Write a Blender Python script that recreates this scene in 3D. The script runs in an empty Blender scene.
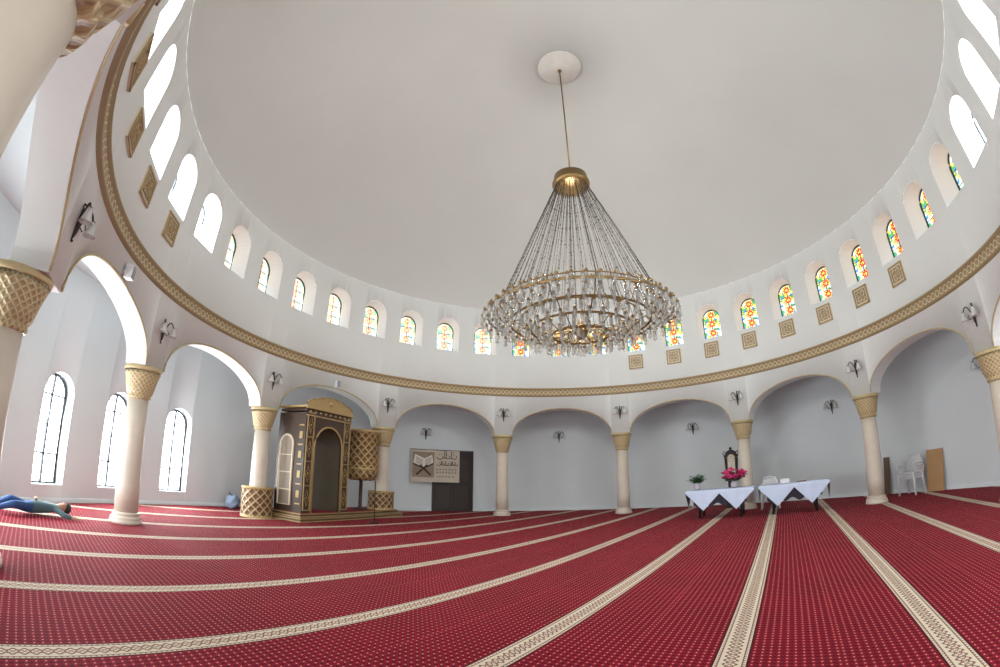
import bpy, bmesh, math, random
from mathutils import Vector, Matrix
random.seed(7)
S=math.sin; C=math.cos; rad=math.radians; PI=math.pi
COL=bpy.context.scene.collection
# ------------------------------------------------------------ helpers
def pos(R,a,z=0.0): return Vector((R*S(rad(a)),R*C(rad(a)),z))
class MB:
    def __init__(s): s.v=[];s.f=[];s.m=[];s.sm=[]
    def add(s,vs,fs,mat=0,smooth=False):
        o=len(s.v); s.v+= [tuple(p) for p in vs]
        for f in fs: s.f.append([i+o for i in f]); s.m.append(mat); s.sm.append(smooth)
    def box(s,c,d,mat=0,rot=None):
        x,y,z=d[0]/2,d[1]/2,d[2]/2
        vs=[Vector((i*x,j*y,k*z)) for i in(-1,1) for j in(-1,1) for k in(-1,1)]
        if rot: vs=[rot@v for v in vs]
        vs=[v+Vector(c) for v in vs]
        s.add(vs,[(0,1,3,2),(4,6,7,5),(0,4,5,1),(2,3,7,6),(0,2,6,4),(1,5,7,3)],mat)
    def lathe(s,prof,n=24,mat=0,smooth=True,c=(0,0,0),cap=True):
        vs=[];L=len(prof)
        for i in range(n):
            t=2*PI*i/n
            for r,z in prof: vs.append((c[0]+r*C(t),c[1]+r*S(t),c[2]+z))
        fs=[]
        for i in range(n):
            j=(i+1)%n
            for q in range(L-1): fs.append((i*L+q,j*L+q,j*L+q+1,i*L+q+1))
        s.add(vs,fs,mat,smooth)
        if cap:
            for q in (0,L-1):
                if prof[q][0]>1e-4: s.add([vs[i*L+q] for i in range(n)],[tuple(range(n))],mat)
    def tube(s,pts,r,n=8,mat=0,closed=False,smooth=True):
        pts=[Vector(p) for p in pts]; L=len(pts); vs=[]
        up=Vector((0,0,1))
        for i,p in enumerate(pts):
            a=pts[(i-1)%L] if (closed or i>0) else p
            b=pts[(i+1)%L] if (closed or i<L-1) else p
            t=(b-a).normalized() if (b-a).length>1e-9 else Vector((0,0,1))
            u=up if abs(t.dot(up))<.95 else Vector((1,0,0))
            x=t.cross(u).normalized(); y=t.cross(x).normalized()
            rr=r[i] if isinstance(r,(list,tuple)) else r
            for k in range(n): vs.append(p+x*rr*C(2*PI*k/n)+y*rr*S(2*PI*k/n))
        fs=[]
        for i in range(L if closed else L-1):
            j=(i+1)%L
            for k in range(n): fs.append((i*n+k,i*n+(k+1)%n,j*n+(k+1)%n,j*n+k))
        if not closed: fs+= [tuple(range(n)),tuple((L-1)*n+k for k in range(n))]
        s.add(vs,fs,mat,smooth)
    def ball(s,c,r,n=10,mat=0,sc=(1,1,1)):
        vs=[];h=max(4,n//2+1)
        for j in range(h+1):
            p=PI*j/h
            for i in range(n): t=2*PI*i/n; vs.append((c[0]+r*sc[0]*S(p)*C(t),c[1]+r*sc[1]*S(p)*S(t),c[2]+r*sc[2]*C(p)))
        fs=[(j*n+i,j*n+(i+1)%n,(j+1)*n+(i+1)%n,(j+1)*n+i) for j in range(h) for i in range(n)]
        s.add(vs,fs,mat,True)
    def mesh(s,name,mats):
        me=bpy.data.meshes.new(name); me.from_pydata(s.v,[],s.f); 
        for m in mats: me.materials.append(m)
        for p,m,sm in zip(me.polygons,s.m,s.sm): p.material_index=m; p.use_smooth=sm
        bm=bmesh.new(); bm.from_mesh(me); bmesh.ops.remove_doubles(bm,verts=bm.verts,dist=1e-6)
        bmesh.ops.dissolve_degenerate(bm,edges=bm.edges,dist=1e-7); bmesh.ops.recalc_face_normals(bm,faces=bm.faces)
        bm.to_mesh(me); bm.free(); me.update(); return me
def obj(name,me,loc=(0,0,0),rz=0,parent=None,label=None,cat=None,kind=None,group=None):
    o=bpy.data.objects.new(name,me); COL.objects.link(o); o.location=loc; o.rotation_euler=(0,0,rz)
    if parent: o.parent=parent
    if label: o["label"]=label
    if cat: o["category"]=cat
    if kind: o["kind"]=kind
    if group: o["group"]=group
    return o
def copytree(root,loc,rz,label=None):
    kids=[c for c in bpy.data.objects if c.parent==root]
    n=root.copy(); COL.objects.link(n); n.location=loc; n.rotation_euler=(0,0,rz)
    if label: n["label"]=label
    for k in kids:
        kc=k.copy(); COL.objects.link(kc); kc.parent=n
    return n
# ------------------------------------------------------------ materials
def new(name):
    m=bpy.data.materials.new(name); m.use_nodes=True; nt=m.node_tree
    return m,nt,nt.nodes["Principled BSDF"]
def N(nt,t,**k):
    n=nt.nodes.new(t)
    for a,b in k.items():
        if a=='ins':
            for i,v in b.items():
                if hasattr(v,'is_linked'): nt.links.new(v,n.inputs[i])
                else: n.inputs[i].default_value=v
        else: setattr(n,a,b)
    return n
def M_(nt,op,a,b=None,c=None,clamp=False):
    n=nt.nodes.new('ShaderNodeMath'); n.operation=op; n.use_clamp=clamp
    for i,v in enumerate((a,b,c)):
        if v is None: continue
        if hasattr(v,'is_linked'): nt.links.new(v,n.inputs[i])
        else: n.inputs[i].default_value=v
    return n.outputs[0]
def MIX(nt,f,a,b):
    n=nt.nodes.new('ShaderNodeMix'); n.data_type='RGBA'
    for i,v in ((0,f),(6,a),(7,b)):
        if hasattr(v,'is_linked'): nt.links.new(v,n.inputs[i])
        else: n.inputs[i].default_value=v if i==0 else (*v,1) if len(v)==3 else v
    return n.outputs[2]
def srgb(r,g,b):
    f=lambda c:(c/255/12.92 if c/255<=.04045 else ((c/255+.055)/1.055)**2.4)
    return (f(r),f(g),f(b))
def plain(name,rgb,rough=.6,metal=0,noise=.06,scale=6,bump=0,emit=0,alpha=1):
    m,nt,b=new(name)
    tc=N(nt,'ShaderNodeTexCoord'); nz=N(nt,'ShaderNodeTexNoise',ins={'Vector':tc.outputs['Object'],'Scale':scale,'Detail':4})
    c1=tuple(max(0,c*(1-noise*2)) for c in rgb); c2=tuple(min(1,c*(1+noise)) for c in rgb)
    nt.links.new(MIX(nt,nz.outputs[0],c1,c2),b.inputs['Base Color'])
    b.inputs['Roughness'].default_value=rough; b.inputs['Metallic'].default_value=metal; b.inputs['Alpha'].default_value=alpha
    if bump:
        n2=N(nt,'ShaderNodeTexNoise',ins={'Vector':tc.outputs['Object'],'Scale':scale*8,'Detail':4})
        bp=N(nt,'ShaderNodeBump',ins={'Height':n2.outputs[0],'Strength':bump,'Distance':.02}); nt.links.new(bp.outputs[0],b.inputs['Normal'])
    if emit:
        b.inputs['Emission Color'].default_value=(*rgb,1); b.inputs['Emission Strength'].default_value=emit
    return m
m_wall=plain('plaster_white',srgb(224,227,224),.75,noise=.02,scale=1.2,bump=.12)
m_dome=plain('plaster_dome',srgb(212,213,208),.8,noise=.03,scale=.7,bump=.1)
m_outer=plain('plaster_outer',srgb(214,220,222),.8,noise=.02,scale=1.2,bump=.12)
m_stone=plain('column_stone',srgb(212,200,184),.45,noise=.05,scale=9)
m_gold=plain('gold_paint',srgb(196,176,132),.5,metal=.15,noise=.1,scale=14)
m_brass=plain('brass',srgb(138,112,70),.35,metal=.7,noise=.08,scale=18)
m_iron=plain('dark_iron',srgb(62,52,46),.45,metal=.5)
m_frame=plain('window_frame_dark',srgb(60,66,74),.5)
m_darkwood=plain('dark_wood',srgb(74,58,48),.42,noise=.15,scale=7)
m_brown=plain('brown_wood',srgb(98,74,56),.45,noise=.15,scale=7)
m_goldtrim=plain('gold_trim',srgb(184,158,108),.45,metal=.2,noise=.1,scale=20)
m_cream=plain('cream_paint',srgb(226,212,186),.55)
m_tan=plain('tan_board',srgb(178,138,94),.6,noise=.1,scale=5)
m_whitepl=plain('white_plastic',srgb(226,226,230),.4)
m_greypl=plain('grey_plastic',srgb(150,154,160),.4)
m_cloth=plain('table_cloth',srgb(204,216,240),.8,noise=.05)
m_black=plain('black_metal',srgb(30,28,30),.5)
m_leaf=plain('leaf_green',srgb(58,104,48),.5,noise=.3,scale=20)
m_pink=plain('petal_pink',srgb(220,36,120),.5,noise=.2,scale=30)
m_pot=plain('ceramic_pot',srgb(190,180,190),.3)
m_skin=plain('skin',srgb(186,144,118),.55)
m_hair=plain('hair',srgb(40,32,28),.6)
m_jeans=plain('blue_jeans',srgb(40,76,126),.8,noise=.15,scale=30)
m_shirt=plain('teal_shirt',srgb(74,98,104),.85,noise=.1,scale=30)
m_bag=plain('bag_fabric',srgb(132,150,172),.9,noise=.12,scale=25,bump=.4)
m_lampglass=plain('lamp_glass',srgb(170,170,166),.1,noise=.05,alpha=.5)
m_lampwarm=plain('lamp_bulb',srgb(230,196,130),.4,emit=.4)
m_banner=plain('banner_cloth',srgb(206,194,176),.8,noise=.08,scale=3)
m_page=plain('book_page',srgb(236,230,218),.8)
m_ink=plain('ink',srgb(56,46,48),.8)
m_rose=plain('ceiling_rose',srgb(232,229,221),.6)

def guilloche(nt,v,w,half,period):
    s1=M_(nt,'SINE',M_(nt,'MULTIPLY',v,2*PI/period)); s1=M_(nt,'MULTIPLY',s1,half*.62)
    d1=M_(nt,'ABSOLUTE',M_(nt,'SUBTRACT',w,s1)); d2=M_(nt,'ABSOLUTE',M_(nt,'ADD',w,s1))
    d=M_(nt,'MINIMUM',d1,d2); return M_(nt,'LESS_THAN',d,half*.13)
def carpet():
    m,nt,b=new('carpet_red'); tc=N(nt,'ShaderNodeTexCoord'); sp=N(nt,'ShaderNodeSeparateXYZ',ins={0:tc.outputs['Object']})
    x,y=sp.outputs[0],sp.outputs[1]
    ms,mc=math.sin(.6050),math.cos(.6050)
    u=M_(nt,'SUBTRACT',M_(nt,'MULTIPLY',x,mc),M_(nt,'MULTIPLY',y,ms))
    v=M_(nt,'ADD',M_(nt,'MULTIPLY',x,ms),M_(nt,'MULTIPLY',y,mc))
    sw=1.3358
    un=M_(nt,'DIVIDE',M_(nt,'SUBTRACT',u,.0012-sw/2-sw*20),sw)
    w=M_(nt,'MULTIPLY',M_(nt,'SUBTRACT',M_(nt,'FRACT',un),.5),sw)
    aw=M_(nt,'ABSOLUTE',w)
    stripe=M_(nt,'LESS_THAN',aw,.096)
    def dots(p,offs,r):
        a=M_(nt,'SUBTRACT',M_(nt,'FRACT',M_(nt,'ADD',M_(nt,'DIVIDE',w,p),20+offs)),.5)
        c=M_(nt,'SUBTRACT',M_(nt,'FRACT',M_(nt,'ADD',M_(nt,'DIVIDE',v,p),40+offs)),.5)
        d=M_(nt,'SQRT',M_(nt,'ADD',M_(nt,'MULTIPLY',a,a),M_(nt,'MULTIPLY',c,c)))
        return M_(nt,'LESS_THAN',d,r)
    dd=dots(.052,0.0,.115)
    d2=dots(.052,.5,.28)
    nz=N(nt,'ShaderNodeTexNoise',ins={'Vector':tc.outputs['Object'],'Scale':1.3,'Detail':6})
    red=MIX(nt,nz.outputs[0],srgb(116,3,28),srgb(154,7,44))
    dark=srgb(82,3,20)
    col=MIX(nt,d2,red,dark); col=MIX(nt,dd,col,srgb(218,172,148))
    edge=M_(nt,'MULTIPLY',M_(nt,'GREATER_THAN',aw,.096),M_(nt,'LESS_THAN',aw,.112))
    col=MIX(nt,edge,col,srgb(76,4,18))
    g=M_(nt,'MAXIMUM',guilloche(nt,v,w,.066,.13),guilloche(nt,M_(nt,'ADD',v,.0325),w,.036,.13))
    band=M_(nt,'MULTIPLY',M_(nt,'GREATER_THAN',aw,.070),M_(nt,'LESS_THAN',aw,.079))
    tick=M_(nt,'MULTIPLY',M_(nt,'LESS_THAN',M_(nt,'FRACT',M_(nt,'DIVIDE',v,.0325)),.35),M_(nt,'MULTIPLY',M_(nt,'GREATER_THAN',aw,.079),M_(nt,'LESS_THAN',aw,.09)))
    g=M_(nt,'MAXIMUM',M_(nt,'MAXIMUM',M_(nt,'MULTIPLY',g,M_(nt,'LESS_THAN',aw,.065)),band),tick)
    sc=MIX(nt,g,srgb(218,207,186),srgb(136,88,72))
    col=MIX(nt,stripe,col,sc)
    nt.links.new(col,b.inputs['Base Color']); b.inputs['Roughness'].default_value=.9
    b.inputs['Specular IOR Level'].default_value=.2
    n2=N(nt,'ShaderNodeTexNoise',ins={'Vector':tc.outputs['Object'],'Scale':180,'Detail':2})
    bp=N(nt,'ShaderNodeBump',ins={'Height':n2.outputs[0],'Strength':.3,'Distance':.01}); nt.links.new(bp.outputs[0],b.inputs['Normal'])
    return m
m_carpet=carpet()
def lattice(name,base,line,n,k,metal=.4,thr=.16,bst=.8):
    m,nt,b=new(name); tc=N(nt,'ShaderNodeTexCoord'); sp=N(nt,'ShaderNodeSeparateXYZ',ins={0:tc.outputs['Object']})
    ang=M_(nt,'MULTIPLY',M_(nt,'ARCTAN2',sp.outputs[1],sp.outputs[0]),n/(2*PI))
    z=M_(nt,'MULTIPLY',sp.outputs[2],k)
    def ln(s):
        f=M_(nt,'FRACT',M_(nt,'ADD',s,50.0)); return M_(nt,'ABSOLUTE',M_(nt,'SUBTRACT',f,.5))
    a=ln(M_(nt,'ADD',ang,z)); c=ln(M_(nt,'SUBTRACT',ang,z)); d=M_(nt,'MINIMUM',a,c)
    mask=M_(nt,'LESS_THAN',d,thr)
    nt.links.new(MIX(nt,mask,base,line),b.inputs['Base Color'])
    nt.links.new(M_(nt,'MULTIPLY',mask,metal),b.inputs['Metallic']); b.inputs['Roughness'].default_value=.45
    h=M_(nt,'SUBTRACT',1.0,M_(nt,'MULTIPLY',d,3.0),clamp=True)
    bp=N(nt,'ShaderNodeBump',ins={'Height':h,'Strength':bst,'Distance':.03}); nt.links.new(bp.outputs[0],b.inputs['Normal'])
    return m
m_capital=lattice('capital_lattice',srgb(172,148,108),srgb(206,186,144),20,12,thr=.15,metal=.1,bst=.45)
m_drum=lattice('drum_lattice',srgb(104,76,54),srgb(196,170,120),12,5.2,thr=.10,metal=.1)
def cornice_mat():
    m,nt,b=new('cornice_relief'); tc=N(nt,'ShaderNodeTexCoord'); sp=N(nt,'ShaderNodeSeparateXYZ',ins={0:tc.outputs['Object']})
    v=M_(nt,'MULTIPLY',M_(nt,'ARCTAN2',sp.outputs[1],sp.outputs[0]),7.15)
    w=M_(nt,'SUBTRACT',sp.outputs[2],3.92)
    g=guilloche(nt,v,w,.10,.28)
    nt.links.new(MIX(nt,g,srgb(156,134,98),srgb(212,198,166)),b.inputs['Base Color']); b.inputs['Roughness'].default_value=.5; b.inputs['Metallic'].default_value=.1
    bp=N(nt,'ShaderNodeBump',ins={'Height':g,'Strength':.6,'Distance':.02}); nt.links.new(bp.outputs[0],b.inputs['Normal'])
    return m
m_cornice=cornice_mat()
def stained(name,strength,white):
    m,nt,b=new(name); nt.nodes.remove(b); out=nt.nodes['Material Output']
    tc=N(nt,'ShaderNodeTexCoord'); sp=N(nt,'ShaderNodeSeparateXYZ',ins={0:tc.outputs['Object']})
    x,z=sp.outputs[0],sp.outputs[2]
    per=.30
    zf=M_(nt,'MULTIPLY',M_(nt,'SUBTRACT',M_(nt,'FRACT',M_(nt,'ADD',M_(nt,'DIVIDE',z,per),10.5)),.5),per)
    d=M_(nt,'SQRT',M_(nt,'ADD',M_(nt,'MULTIPLY',x,x),M_(nt,'MULTIPLY',zf,zf)))
    th=M_(nt,'ARCTAN2',zf,x); pet=M_(nt,'MULTIPLY',M_(nt,'COSINE',M_(nt,'MULTIPLY',th,8.0)),.02)
    r=M_(nt,'SUBTRACT',d,pet)
    vo=N(nt,'ShaderNodeTexVoronoi',ins={'Vector':tc.outputs['Object'],'Scale':14.0})
    cr=N(nt,'ShaderNodeValToRGB'); cr.color_ramp.interpolation='CONSTANT'
    e=cr.color_ramp.elements; e[0].position=0; e[0].color=(*srgb(40,120,60),1); e[1].position=.3; e[1].color=(*srgb(210,170,60),1)
    for p_,c_ in ((.5,(190,204,190)),(.68,(50,100,170)),(.8,(150,190,200))):
        q=e.new(p_); q.color=(*srgb(*c_),1)
    sv=N(nt,'ShaderNodeSeparateColor',ins={0:vo.outputs['Color']}); nt.links.new(sv.outputs[0],cr.inputs[0])
    col=MIX(nt,M_(nt,'LESS_THAN',r,.122),cr.outputs[0],srgb(210,160,50))
    col=MIX(nt,M_(nt,'LESS_THAN',r,.10),col,srgb(170,14,14))
    col=MIX(nt,M_(nt,'LESS_THAN',d,.042),col,srgb(220,180,60))
    lead=M_(nt,'LESS_THAN',M_(nt,'ABSOLUTE',M_(nt,'SUBTRACT',d,.14)),.006)
    col=MIX(nt,lead,col,(.01,.01,.01))
    col=MIX(nt,white,col,(.86,.95,1))  # white mixed into the glass colour, painting in daylight overexposure
    em=N(nt,'ShaderNodeEmission',ins={0:col,1:strength}); nt.links.new(em.outputs[0],out.inputs[0])
    return m
m_st_col=stained('stained_glass',3.4,.03)
m_st_mid=stained('stained_glass_bright',3.4,.16)
m_st_overlit=stained('stained_glass_overlit',4.0,.20)
m_st_white=stained('stained_glass_daylight',30.0,.75)
def emis(name,rgb,st):
    m,nt,b=new(name); nt.nodes.remove(b)
    tc=N(nt,'ShaderNodeTexCoord'); nz=N(nt,'ShaderNodeTexNoise',ins={'Vector':tc.outputs['Object'],'Scale':2.0})
    em=N(nt,'ShaderNodeEmission',ins={0:MIX(nt,nz.outputs[0],tuple(c*.9 for c in rgb),rgb),1:st}); nt.links.new(em.outputs[0],nt.nodes['Material Output'].inputs[0]); return m
m_day=emis('daylight_pane',(.94,.98,1.0),12)

# ------------------------------------------------------------ room
RI,RO=7.17,7.56; BC=4.8; CAPZ=2.53; SPR=6.7; APEX=10.42
WC=[BC+10*j for j in range(-18,18)]
def zlow(t):
    return CAPZ+.86*math.sqrt(max(0,1-(t/12.6)**2)) if abs(t)<12.6 else CAPZ
bay=[-15,-14,-12.6]+[12.6*S(rad(q)) for q in range(-85,90,5)]+[12.6,14]
WH=3.0; WB,WS=5.15,5.88; WR=RI*rad(WH)
wrel=[WH*S(rad(q)) for q in (-90,-75,-60,-45,-30,-15,0,15,30,45,60,75,90)]
rels=sorted(bay+[c+w for c in(-10,0,10) for w in wrel])
r2=[rels[0]]
keep=set(round(c+w,5) for c in(-10,0,10) for w in wrel)|{-12.6,12.6}
for r_ in rels[1:]:
    if r_-r2[-1]<.12:
        if round(r_,5) in keep and round(r2[-1],5) not in keep: r2[-1]=r_
        elif round(r_,5) in keep and r_-r2[-1]>1e-4: r2.append(r_)
        continue
    r2.append(r_)
angs=[(BC+30*b+r_,r_) for b in range(12) for r_ in r2]
mb=MB()
def wz(a):
    w=(a-BC+5)%10-5
    if abs(w)<=WH+1e-6: return WS+WR*math.sqrt(max(0,1-(w/WH)**2))
    return None
L=len(angs)
for i in range(L):
    (a,ra),(b,rb)=angs[i],angs[(i+1)%L]
    za,zb=zlow(ra),zlow(rb)
    P=lambda R,z1,z2,z3,z4,sm=True: mb.add([pos(R,a,z1),pos(R,b,z2),pos(R,b,z3),pos(R,a,z4)],[(0,1,2,3)],0,sm)
    P(RI,za,zb,5.0,5.0)
    ha,hb=wz(a),wz(b)
    mid=wz((a+b)/2 if b>a else a+.01)
    if ha and hb and mid:
        P(RI,5.0,5.0,WB,WB); P(RI,ha,hb,SPR,SPR)
    else: P(RI,5.0,5.0,SPR,SPR)
    mb.add([pos(RI,a,za),pos(RI,b,zb),pos(RO,b,zb),pos(RO,a,za)],[(0,1,2,3)],0,False)
    mb.add([pos(RO,a,za+0),pos(RO,b,zb),pos(RO,b,4.3),pos(RO,a,4.3)],[(0,1,2,3)],0,False)
RG=7.58
def outline(c):
    return [(-WH,WB)]+[(w,WS+WR*math.sqrt(max(0,1-(w/WH)**2))) for w in wrel]+[(WH,WB)]
for c in WC:
    o=outline(c); n=len(o)
    for i in range(n):
        (w1,z1),(w2,z2)=o[i],o[(i+1)%n]
        k=lambda w,z:(w*.72,5.70+(z-5.70)*.84)
        (u1,y1),(u2,y2)=k(w1,z1),k(w2,z2)
        mb.add([pos(RI,c+w1,z1),pos(RI,c+w2,z2),pos(RG,c+u2,y2),pos(RG,c+u1,y1)],[(0,1,2,3)],1,False)
me=mb.mesh('wall_inner',[m_wall,plain('reveal_window_lit',srgb(248,249,250),.8,noise=.01)])  # reveals whiter than the wall: window light painted into their colour
obj('wall_inner',me,kind='structure',label='white plaster round arcade wall with small arched windows')
# dome
mb=MB(); prof=[]
rs=(RI**2+(APEX-SPR)**2)/(2*(APEX-SPR)); zc=APEX-rs
for i in range(49):
    f=i/48; r=RI*math.cos(f*PI/2)
    zs=zc+math.sqrt(rs*rs-r*r); ze=SPR+(APEX-SPR)*math.sqrt(max(0,1-(r/RI)**2))
    prof.append((max(r,0.0),.42*zs+.58*ze))
mb.lathe(prof,120,cap=False)
obj('ceiling',mb.mesh('ceiling',[m_dome]),kind='structure',label='smooth grey white plaster dome')
mb=MB(); mb.lathe([(9.75,-.1),(9.75,0),(0.0,0)],96,smooth=False)
obj('floor',mb.mesh('floor',[m_carpet]),kind='structure',label='red carpet floor with cream patterned prayer stripes')
# outer wall + ambulatory ceiling
A0,A1=-178,128; RW=9.29
OW=[-134,-122,-110.5,-99.3,-88.4,-77.2]; OH=2.5; OB,OS=.32,1.92; OR=RW*rad(OH)  # first pair of windows is out of view, added to light the left side
orel=[OH*S(rad(q)) for q in range(-90,91,15)]
aset=[a for a in set([A0,A1]+list(range(A0,A1+1,3))) if all(abs(a-c)>OH for c in OW)]+[c+w for c in OW for w in orel]
aset=sorted(aset)
mb=MB()
def oz(a):
    for c in OW:
        if abs(a-c)<=OH+1e-6: return OS+OR*math.sqrt(max(0,1-((a-c)/OH)**2))
    return None
for a,b in zip(aset,aset[1:]):
    h1,h2=oz(a),oz(b); inn=oz((a+b)/2)
    def P(z1,z2,z3,z4): mb.add([pos(RW,a,z1),pos(RW,b,z2),pos(RW,b,z3),pos(RW,a,z4)],[(0,1,2,3)],0,True)
    if h1 and h2 and inn: P(0,0,OB,OB); P(h1,h2,4.3,4.3)
    else: P(0,0,4.3,4.3)
for c in OW:
    o=[(-OH,OB)]+[(w,OS+OR*math.sqrt(max(0,1-(w/OH)**2))) for w in orel]+[(OH,OB)]
    n=len(o)
    for i in range(n):
        (w1,z1),(w2,z2)=o[i],o[(i+1)%n]
        mb.add([pos(RW,c+w1,z1),pos(RW,c+w2,z2),pos(9.55,c+w2*.92,z2),pos(9.55,c+w1*.92,z1)],[(0,1,2,3)],0,False)
obj('wall_outer',mb.mesh('wall_outer',[m_outer]),kind='structure',label='white plaster outer wall of the ambulatory')
mb=MB()
aa=list(range(A0,A1+1,3))
for a,b in zip(aa,aa[1:]): mb.add([pos(RO-.02,a,4.2),pos(RO-.02,b,4.2),pos(RW+.02,b,4.2),pos(RW+.02,a,4.2)],[(0,1,2,3)],0,True)
obj('ceiling_ambulatory',mb.mesh('ceiling_ambulatory',[m_outer]),kind='structure',label='flat white ambulatory ceiling')
mb=MB()
for a,b in zip(aa,aa[1:]):
    mb.add([pos(RW-.02,a,0),pos(RW-.02,b,0),pos(RW-.02,b,.09),pos(RW-.02,a,.09),pos(RW,b,.09),pos(RW,a,.09)],[(0,1,2,3),(3,2,4,5)],0,True)
obj('baseboard_outer',mb.mesh('baseboard_outer',[m_outer]),kind='structure',label='low white skirting along the outer wall')
def archpts(hw,zb,zs,n=12,kx=1):
    return [(-hw,zb)]+[(-hw*C(PI*i/n),zs+hw*S(PI*i/n)*kx) for i in range(n+1)]+[(hw,zb)]
mb=MB(); hw=.37; zb=.34; zs=1.90
pts=archpts(hw,zb,zs); mb.add([(x,0,z) for x,z in pts],[tuple(range(len(pts)))],0)
mb.tube([(x,-.02,z) for x,z in pts],.032,6,1,closed=True)
mb.box((0,-.02,(zb+zs+hw)/2),(.038,.04,zs+hw-zb),1)
for z in (.85,1.90): mb.box((0,-.02,z),(2*hw,.04,.028),1)
mb.box((0,-.02,1.38),(2*hw,.03,.014),1)
for q in (-.18,.18): mb.box((q,-.02,(zb+zs)/2+.1),(.010,.02,zs-zb+.3),1)
wm=mb.mesh('window_outer',[m_day,m_frame])
for i,c in enumerate(OW): obj('window_%d'%(i+1),wm,pos(9.5,c),-rad(c),kind='structure',label='tall arched window with dark mullions and bright daylight')
def dwin(mat):
    mb=MB(); s=.72; hw=RG*rad(WH)*s+.02; zb=5.70+(WB-5.70)*.84-.02; 
    pts=[(-hw,zb-5.7)]+[(w/WH*hw,(WS+WR*math.sqrt(max(0,1-(w/WH)**2))-5.70)*.84+.02) for w in wrel]+[(hw,zb-5.7)]
    mb.add([(x,0,z) for x,z in pts],[tuple(range(len(pts)))],0)
    mb.tube([(x*.96,-.015,z*.96) for x,z in pts],.026,6,1,closed=True)
    mb.box((0,-.012,0),(.012,.02,.8),1)
    for z in (-.2,.1): mb.box((0,-.012,z),(2*hw,.02,.012),1)
    return mb.mesh('window_drum',[mat,m_frame])
dm={0:dwin(m_st_white),1:dwin(m_st_overlit),2:dwin(m_st_mid),3:dwin(m_st_col)}
n=len(OW)+1
for j,c in enumerate(WC):
    k=(c-9.69)/10+14.5
    kk=0 if k<4.2 else (1 if k<8.2 else (2 if k<12.3 else 3))
    if k>25.3: kk=0
    obj('window_%d'%n,dm[kk],pos(RG-.015,c,5.70),-rad(c),kind='structure',label='small arched stained glass window with flower pattern in deep niche'); n+=1
# cornice
mb=MB()
prof=[(RI+.01,3.78),(RI-.05,3.80),(RI-.06,3.83),(RI-.03,3.85),(RI-.03,4.0),(RI-.07,4.02),(RI-.06,4.06),(RI+.01,4.07)]
mb.lathe(prof,180,cap=False)
obj('trim_1',mb.mesh('cornice',[m_cornice]),kind='structure',label='gold relief cornice band around the drum')
mb=MB()
pts=[pos(RI-.008,12.6*S(rad(q)),CAPZ+.02+.86*C(rad(q))) for q in range(-90,91,5)]
mb.tube(pts,.015,6)
at=mb.mesh('arch_trim',[m_gold])
for b in range(12): obj('trim_%d'%(b+2),at,(0,0,0),-rad(BC+30*b),kind='structure',label='thin gold moulding around the arch edge')
# square ornaments
mb=MB(); s=.23
mb.box((0,0,0),(2*s,.03,2*s),1)
for q,w in ((s-.02,.035),(s-.085,.016)):
    for sx in(-1,1):
        mb.box((sx*q,-.02,0),(w,.03,2*q+w),0); mb.box((0,-.02,sx*q),(2*q+w,.03,w),0)
for r_ in(.11,.06): mb.tube([(r_*C(t*PI/12)*(1+.2*C(t*PI/3)),-.025,r_*S(t*PI/12)*(1+.2*C(t*PI/3))) for t in range(24)],.012,6,0,closed=True)
mb.tube([(-.14,-.022,-.14),(.14,-.022,.14)],.009,6); mb.tube([(-.14,-.022,.14),(.14,-.022,-.14)],.009,6)
om=mb.mesh('wall_ornament',[plain('ornament_gold',srgb(172,148,106),.5,metal=.15),plain('ornament_back',srgb(226,214,190),.6)])
for k in list(range(-1,4))+list(range(16,24)):
    c=BC+10*(k-14)
    obj('wall_ornament',om,pos(RI-.015,c,4.78),-rad(c),label='square gold relief ornament panel on white drum wall',cat='wall ornament',group='gold square panels under the drum windows')
# ------------------------------------------------------------ columns
def column():
    root=bpy.data.objects.new('column',None); COL.objects.link(root)
    root["label"]='round cream stone column with gold lattice capital'; root["category"]='column'; root["group"]='arcade columns'
    mb=MB(); mb.lathe([(.27,0),(.27,.05),(.25,.06),(.262,.085),(.25,.11),(.225,.12),(.225,.14),(.236,.155),(.225,.175),(.20,.185)],32)
    obj('base',mb.mesh('column_base',[m_stone]),parent=root)
    mb=MB(); mb.lathe([(.20,.18),(.198,.6),(.19,1.3),(.178,2.0)],32)
    obj('shaft',mb.mesh('column_shaft',[m_stone]),parent=root)
    mb=MB(); mb.lathe([(.178,1.995),(.205,2.01),(.212,2.035),(.2,2.06),(.2,2.075),(.225,2.10),(.245,2.18),(.265,2.28),(.29,2.38),(.318,2.455)],40,0)
    mb.lathe([(.318,2.455),(.325,2.47),(.325,2.52),(.31,CAPZ)],40,1)
    obj('capital',mb.mesh('column_capital',[m_capital,m_gold]),parent=root)
    return root
c0=column(); RC=7.34
cols=[BC+15+30*j for j in range(12)]
c0.location=pos(RC,cols[0]); c0.rotation_euler=(0,0,-rad(cols[0]))
colobj={}
for a in cols[1:]:
    key=round((a+180)%360-180,1); R_=RC; aa_=a
    if abs(key+160.2)<.2: R_,aa_=7.475,-161.2
    if abs(key+130.2)<.2: R_,aa_=7.49,-130.7
    if abs(key+100.2)<.2: R_=7.38
    colobj[key]=copytree(c0,pos(R_,aa_),-rad(a))
def drum(r,h,n=40,hole=0):
    mb=MB(); mb.lathe([(r,.04),(r,h-.04)],n,0,cap=False); mb.lathe([(r+.015,0),(r+.015,.045),(r,.05)],n,1,cap=False); mb.lathe([(r,h-.05),(r+.015,h-.045),(r+.015,h),(hole,h)],n,1,cap=False)
    if not hole: mb.lathe([(r+.015,0),(0,0)],n,1,cap=False)
    return mb
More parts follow.
